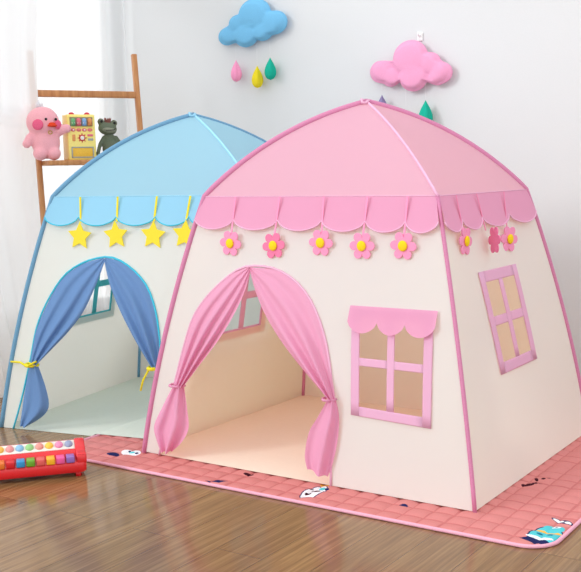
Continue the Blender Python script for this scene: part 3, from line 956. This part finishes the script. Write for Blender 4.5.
# yellow toy vending machine
vm = thing('toy_vending_machine', 'yellow toy vending machine with red bumps on top standing between the two plush toys', 'toy vending machine', on_shelf(.206, -.070), LA + .02)
bm = bmesh.new(); w, d = .075, .052
prof = [(-d, 0), (-d + .002, .085), (-d + .010, .232), (-d + .018, .240), (d, .240), (d, 0)]
vsA = [bm.verts.new((-w, p[0], p[1])) for p in prof]; vsB = [bm.verts.new((w, p[0], p[1])) for p in prof]
bm.faces.new(list(reversed(vsA))); bm.faces.new(vsB)
for i in range(len(prof)):
    j = (i + 1) % len(prof); bm.faces.new((vsA[i], vsA[j], vsB[j], vsB[i]))
bmesh.ops.recalc_face_normals(bm, faces=bm.faces[:])
bmesh.ops.bevel(bm, geom=bm.edges[:], offset=.005, segments=3, affect='EDGES', profile=.5)
link('cabinet', bm, M_yel_pl, vm)
def fy(z): return -d + .002 + .008 * max(0, (z - .085) / .147)     # front surface y at height z
for x in (-.042, .042):
    bm = bmesh.new(); ball(bm, (x, -.012, .240), .014, 1.1, 1.1, .9); link('bump', bm, M_red_pl, vm)
bm = bmesh.new(); box(bm, (-.062, fy(.2) - .003, .176), (.062, fy(.2) + .010, .224), .003); wnd = link('display', bm, M_dark_pl, vm)
for i, (mt, mt2) in enumerate(((M_green_pl, M_white_pl), (M_rose_pl, M_white_pl), (M_blue_pl, M_white_pl), (M_or_pl, M_red_pl))):
    bm = bmesh.new(); x = -.045 + .030 * i
    tube(bm, [(x, fy(.2) - .004, .180), (x, fy(.2) - .004, .212), (x, fy(.2) - .004, .220)], .012, 12, radii=[.012, .012, .006])
    can = link('can', bm, mt, wnd)
    bm = bmesh.new(); ball(bm, (x, fy(.2) - .012, .194), .0085, 1, .4, 1.1); link('can_badge', bm, mt2, can)
bm = bmesh.new(); box(bm, (-.066, fy(.17) - .004, .170), (.066, fy(.17) + .004, .176), .001); box(bm, (-.066, fy(.22) - .004, .224), (.066, fy(.22) + .004, .230), .001)
link('display_rim', bm, M_yel_pl, vm)
for i in range(4):
    bm = bmesh.new(); x = -.045 + .030 * i
    ball(bm, (x, fy(.158), .158), .0125, 1.1, .45, .72); b0 = link('button', bm, M_rose_pl, vm)
    bm = bmesh.new(); ball(bm, (x, fy(.158) - .004, .158), .0055, 1, .4, .8); link('button_cap', bm, (M_white_pl, M_or_pl)[i % 2], b0)
bm = bmesh.new(); ball(bm, (0, fy(.115), .116), .017, 1, .35, 1)
for k in range(8):
    a = 2 * PI * k / 8; tube(bm, [(.014 * math.cos(a), fy(.115) - .002, .116 + .014 * math.sin(a)), (.024 * math.cos(a), fy(.115) - .002, .116 + .024 * math.sin(a))], .0026, 6)
dial = link('dial', bm, M_red_pl, vm)
bm = bmesh.new(); ball(bm, (0, fy(.115) - .005, .116), .011, 1, .3, 1); link('dial_face', bm, M_white_pl, dial)
bm = bmesh.new(); box(bm, (-.052, fy(.11) - .004, .100), (-.036, fy(.11) + .003, .134), .002); link('coin_slot', bm, M_or_pl, vm)
bm = bmesh.new(); box(bm, (.030, fy(.13) - .003, .124), (.060, fy(.13) + .003, .136), .002); link('red_plate', bm, M_rose_pl, vm)
bm = bmesh.new(); box(bm, (.032, fy(.11) - .003, .102), (.060, fy(.11) + .003, .114), .002); link('grey_plate', bm, M_grey_pl, vm)
bm = bmesh.new(); za, zb, xa = .012, .070, .060
for lo, hi in (((-xa, za), (xa, za + .006)), ((-xa, zb - .006), (xa, zb)), ((-xa, za), (-xa + .006, zb)), ((xa - .006, za), (xa, zb))):
    box(bm, (lo[0], -d - .004, lo[1]), (hi[0], -d + .006, hi[1]), .001)
fr = link('dispenser_frame', bm, M_grey_pl, vm)
bm = bmesh.new(); box(bm, (-xa + .006, -d - .001, za + .006), (xa - .006, -d + .004, zb - .006), .001); link('dispenser_flap', bm, M_yel_dk, fr)

# frog plush
fg = thing('plush_toy', 'olive green plush frog with a small crown leaning at the right end of the shelf', 'plush toy', on_shelf(.372, -.075), LA - .05)
fg.scale = (1.05, 1.05, 1.05)
bm = bmesh.new()
ball(bm, (0, 0, .058), .048, .86, .75, 1.2); ball(bm, (-.004, -.004, .104), .030, 1, .8, 1.2)
for s in (-1, 1): tube(bm, [(s * .024, 0, .118), (s * .054, -.006, .080), (s * .070, -.016, .030)], .012, 10, radii=[.014, .0105, .0105]); ball(bm, (s * .072, -.020, .018), .014, 1, 1.1, .8)
for s in (-1, 1): tube(bm, [(s * .025, -.02, .018), (s * .034, -.06, .016), (s * .036, -.088, .014)], .015, 10); ball(bm, (s * .037, -.09, .020), .018, .9, .6, 1.1)
o = link('body', bm, M_frog, fg); remesh(o, .0045)
Rt = Matrix.Rotation(.14, 3, 'Y')
bm = bmesh.new(); ball(bm, (-.012, -.006, .158), .042, 1.16, .90, .80, rot=Rt)
for s in (-1, 1): ball(bm, (-.012 + s * .034, -.006, .190 - s * .004), .0175)
o = link('head', bm, M_frog, fg); remesh(o, .0045, 4)
bm = bmesh.new(); ball(bm, (-.011, -.020, .151), .034, 1.12, .86, .52, rot=Rt); mz = link('muzzle', bm, M_frog_l, fg)
bm = bmesh.new(); tube(bm, [(-.040, -.036, .152), (-.024, -.047, .148), (-.008, -.050, .149), (.010, -.047, .151), (.022, -.038, .158)], .0018, 6); link('mouth', bm, M_black, mz)
for s in (-1, 1):
    bm = bmesh.new(); ball(bm, (-.012 + s * .034, -.022, .191 - s * .004), .007); link('eye', bm, M_black, fg)
bm = bmesh.new(); n = 20; lo = []; hi = []
for k in range(n):
    a = 2 * PI * k / n; lo.append(bm.verts.new((-.010 + .014 * math.cos(a), -.006 + .014 * math.sin(a), .186)))
    hi.append(bm.verts.new((-.010 + .018 * math.cos(a), -.006 + .018 * math.sin(a), .200 + (.014 if k % 4 == 0 else -.002 if k % 4 == 2 else .004))))
for k in range(n): bm.faces.new((lo[k], lo[(k + 1) % n], hi[(k + 1) % n], hi[k]))
o = link('crown', bm, M_crown, fg, smooth=False); o.modifiers.new('t', 'SOLIDIFY').thickness = .003

# ------------------------------------------------------------------ toy piano on the floor
ax = Vector((.643, .766, 0)); RP = Vector((-.690, -.900, 0))
PA = math.atan2(.766, .643)       # local x runs along the keys, y to the back
pn = thing('toy_piano', 'red toy piano with coloured keys on the wooden floor at the left', 'toy piano', RP - ax * .178, PA)
prof = [(.004, .016), (0, .030), (.001, .052), (.008, .058), (.046, .062), (.050, .078), (.062, .089), (.118, .112), (.130, .110), (.136, .098), (.138, .022), (.130, .016)]
bm = bmesh.new(); H2 = .182; secs = []
for x, sc in ((-H2, .86), (-H2 + .006, .95), (-H2 + .016, 1.0), (H2 - .016, 1.0), (H2 - .006, .95), (H2, .86)):
    secs.append([bm.verts.new((x, .069 + (p[0] - .069) * sc, .06 + (p[1] - .06) * sc)) for p in prof])
n = len(prof)
for i in range(len(secs) - 1):
    for k in range(n): bm.faces.new((secs[i][k], secs[i][(k + 1) % n], secs[i + 1][(k + 1) % n], secs[i + 1][k]))
bm.faces.new(list(reversed(secs[0]))); bm.faces.new(secs[-1])
bmesh.ops.recalc_face_normals(bm, faces=bm.faces[:])
o = link('body', bm, M_piano, pn)
bv = o.modifiers.new('b', 'BEVEL'); bv.width = .003; bv.segments = 2; bv.limit_method = 'ANGLE'
# raised rim at the back and end cheeks
for s in (-1, 1):
    bm = bmesh.new(); cp = [(.002, .05), (.004, .078), (.012, .086), (.046, .088), (.062, .100), (.110, .117), (.128, .116), (.137, .100), (.137, .05)]
    A_ = [bm.verts.new((s * H2 - s * .036, p[0], p[1])) for p in cp]; B_ = [bm.verts.new((s * H2 + s * .001, p[0], p[1])) for p in cp]
    bm.faces.new(A_); bm.faces.new(list(reversed(B_)))
    for i in range(len(cp)): bm.faces.new((A_[i], B_[i], B_[(i + 1) % len(cp)], A_[(i + 1) % len(cp)]))
    bmesh.ops.recalc_face_normals(bm, faces=bm.faces[:])
    bmesh.ops.bevel(bm, geom=bm.edges[:], offset=.006, segments=3, affect='EDGES', profile=.5)
    link('end_cheek', bm, M_piano, pn)
keycols = [(236, 120, 40), (214, 24, 36), (48, 148, 206), (110, 170, 44), (226, 96, 92), (250, 184, 40), (240, 92, 160), (150, 110, 190)]
knobcols = [(240, 190, 80), (230, 150, 150), (140, 190, 225), (150, 205, 130), (230, 150, 140), (245, 200, 70), (236, 140, 180), (150, 160, 190)]
for i in range(8):
    x = -.1225 + .0353 * i
    m1 = solid('key_colour', keycols[i], .3, .5); m2 = solid('knob_colour', knobcols[i], .3, .5)
    bm = bmesh.new(); box(bm, (x - .0150, -.003, .056), (x + .0150, .044, .080), .004, 3)
    k = link('key', bm, m1, pn); k['label'] = ['orange', 'red', 'blue', 'green', 'salmon', 'yellow', 'pink', 'purple'][i] + ' key'
sl = Matrix.Rotation(math.atan2(.112 - .089, .118 - .062), 3, 'X')
bm = bmesh.new()
for v in box(bm, (-.146, -.026, -.002), (.146, .026, .003), .002): pass
for v in bm.verts: v.co = sl @ v.co + Vector((0, .090, .1005))
strip = link('button_strip', bm, M_white_pl, pn)
for i in range(8):
    x = -.1225 + .0353 * i
    bm = bmesh.new(); ball(bm, (0, 0, .004), .0155, 1, 1.2, .7)
    for v in bm.verts: v.co = sl @ v.co + Vector((x, .090, .1005))
    kb = link('button', bm, bpy.data.materials['knob_colour' + ('' if i == 0 else '.%03d' % i)], strip)
    bm = bmesh.new(); ball(bm, (0, -.005, .012), .0075, 1.1, .8, .45)
    for v in bm.verts: v.co = sl @ v.co + Vector((x, .090, .1005))
    # pale nose piece moulded on each round button
for s in (-1, 1):
    for y in (.022, .112):
        bm = bmesh.new(); tube(bm, [(s * .152, y, 0), (s * .152, y, .02)], .012, 14, radii=[.0105, .012]); link('foot', bm, M_piano, pn)

# ------------------------------------------------------------------ light, camera, view
w = bpy.data.worlds.new('World'); S.world = w; w.use_nodes = True
w.node_tree.nodes['Background'].inputs[0].default_value = (0.98, 0.99, 1.0, 1)
w.node_tree.nodes['Background'].inputs[1].default_value = 1.13
sun = bpy.data.lights.new('daylight', 'SUN'); sun.energy = 0.95; sun.angle = math.radians(16); sun.color = (.965, .985, 1)
so = bpy.data.objects.new('daylight', sun); C.objects.link(so)
so.rotation_euler = Vector((.5, .8, -.36)).to_track_quat('-Z', 'Y').to_euler()
so.location = (-3, -5, 3)
cam = bpy.data.cameras.new('camera'); co = bpy.data.objects.new('camera', cam); C.objects.link(co)
cam.sensor_width = 36; cam.lens = 36 * 1009.9 / 581; cam.clip_start = .05
co.matrix_world = Matrix.Translation((1.9596, -3.4695, 1.0987)) @ Matrix.Rotation(.592047, 4, 'Z') @ Matrix.Rotation(PI / 2 - .1131, 4, 'X') @ Matrix.Rotation(-.0204, 4, 'Z')
S.camera = co
S.view_settings.view_transform = 'Standard'; S.view_settings.look = 'None'; S.view_settings.gamma = 1
S.view_settings.use_curve_mapping = False
S.view_settings.exposure = 0.20
S.cycles.max_bounces = 16; S.cycles.diffuse_bounces = 10; S.cycles.transparent_max_bounces = 16
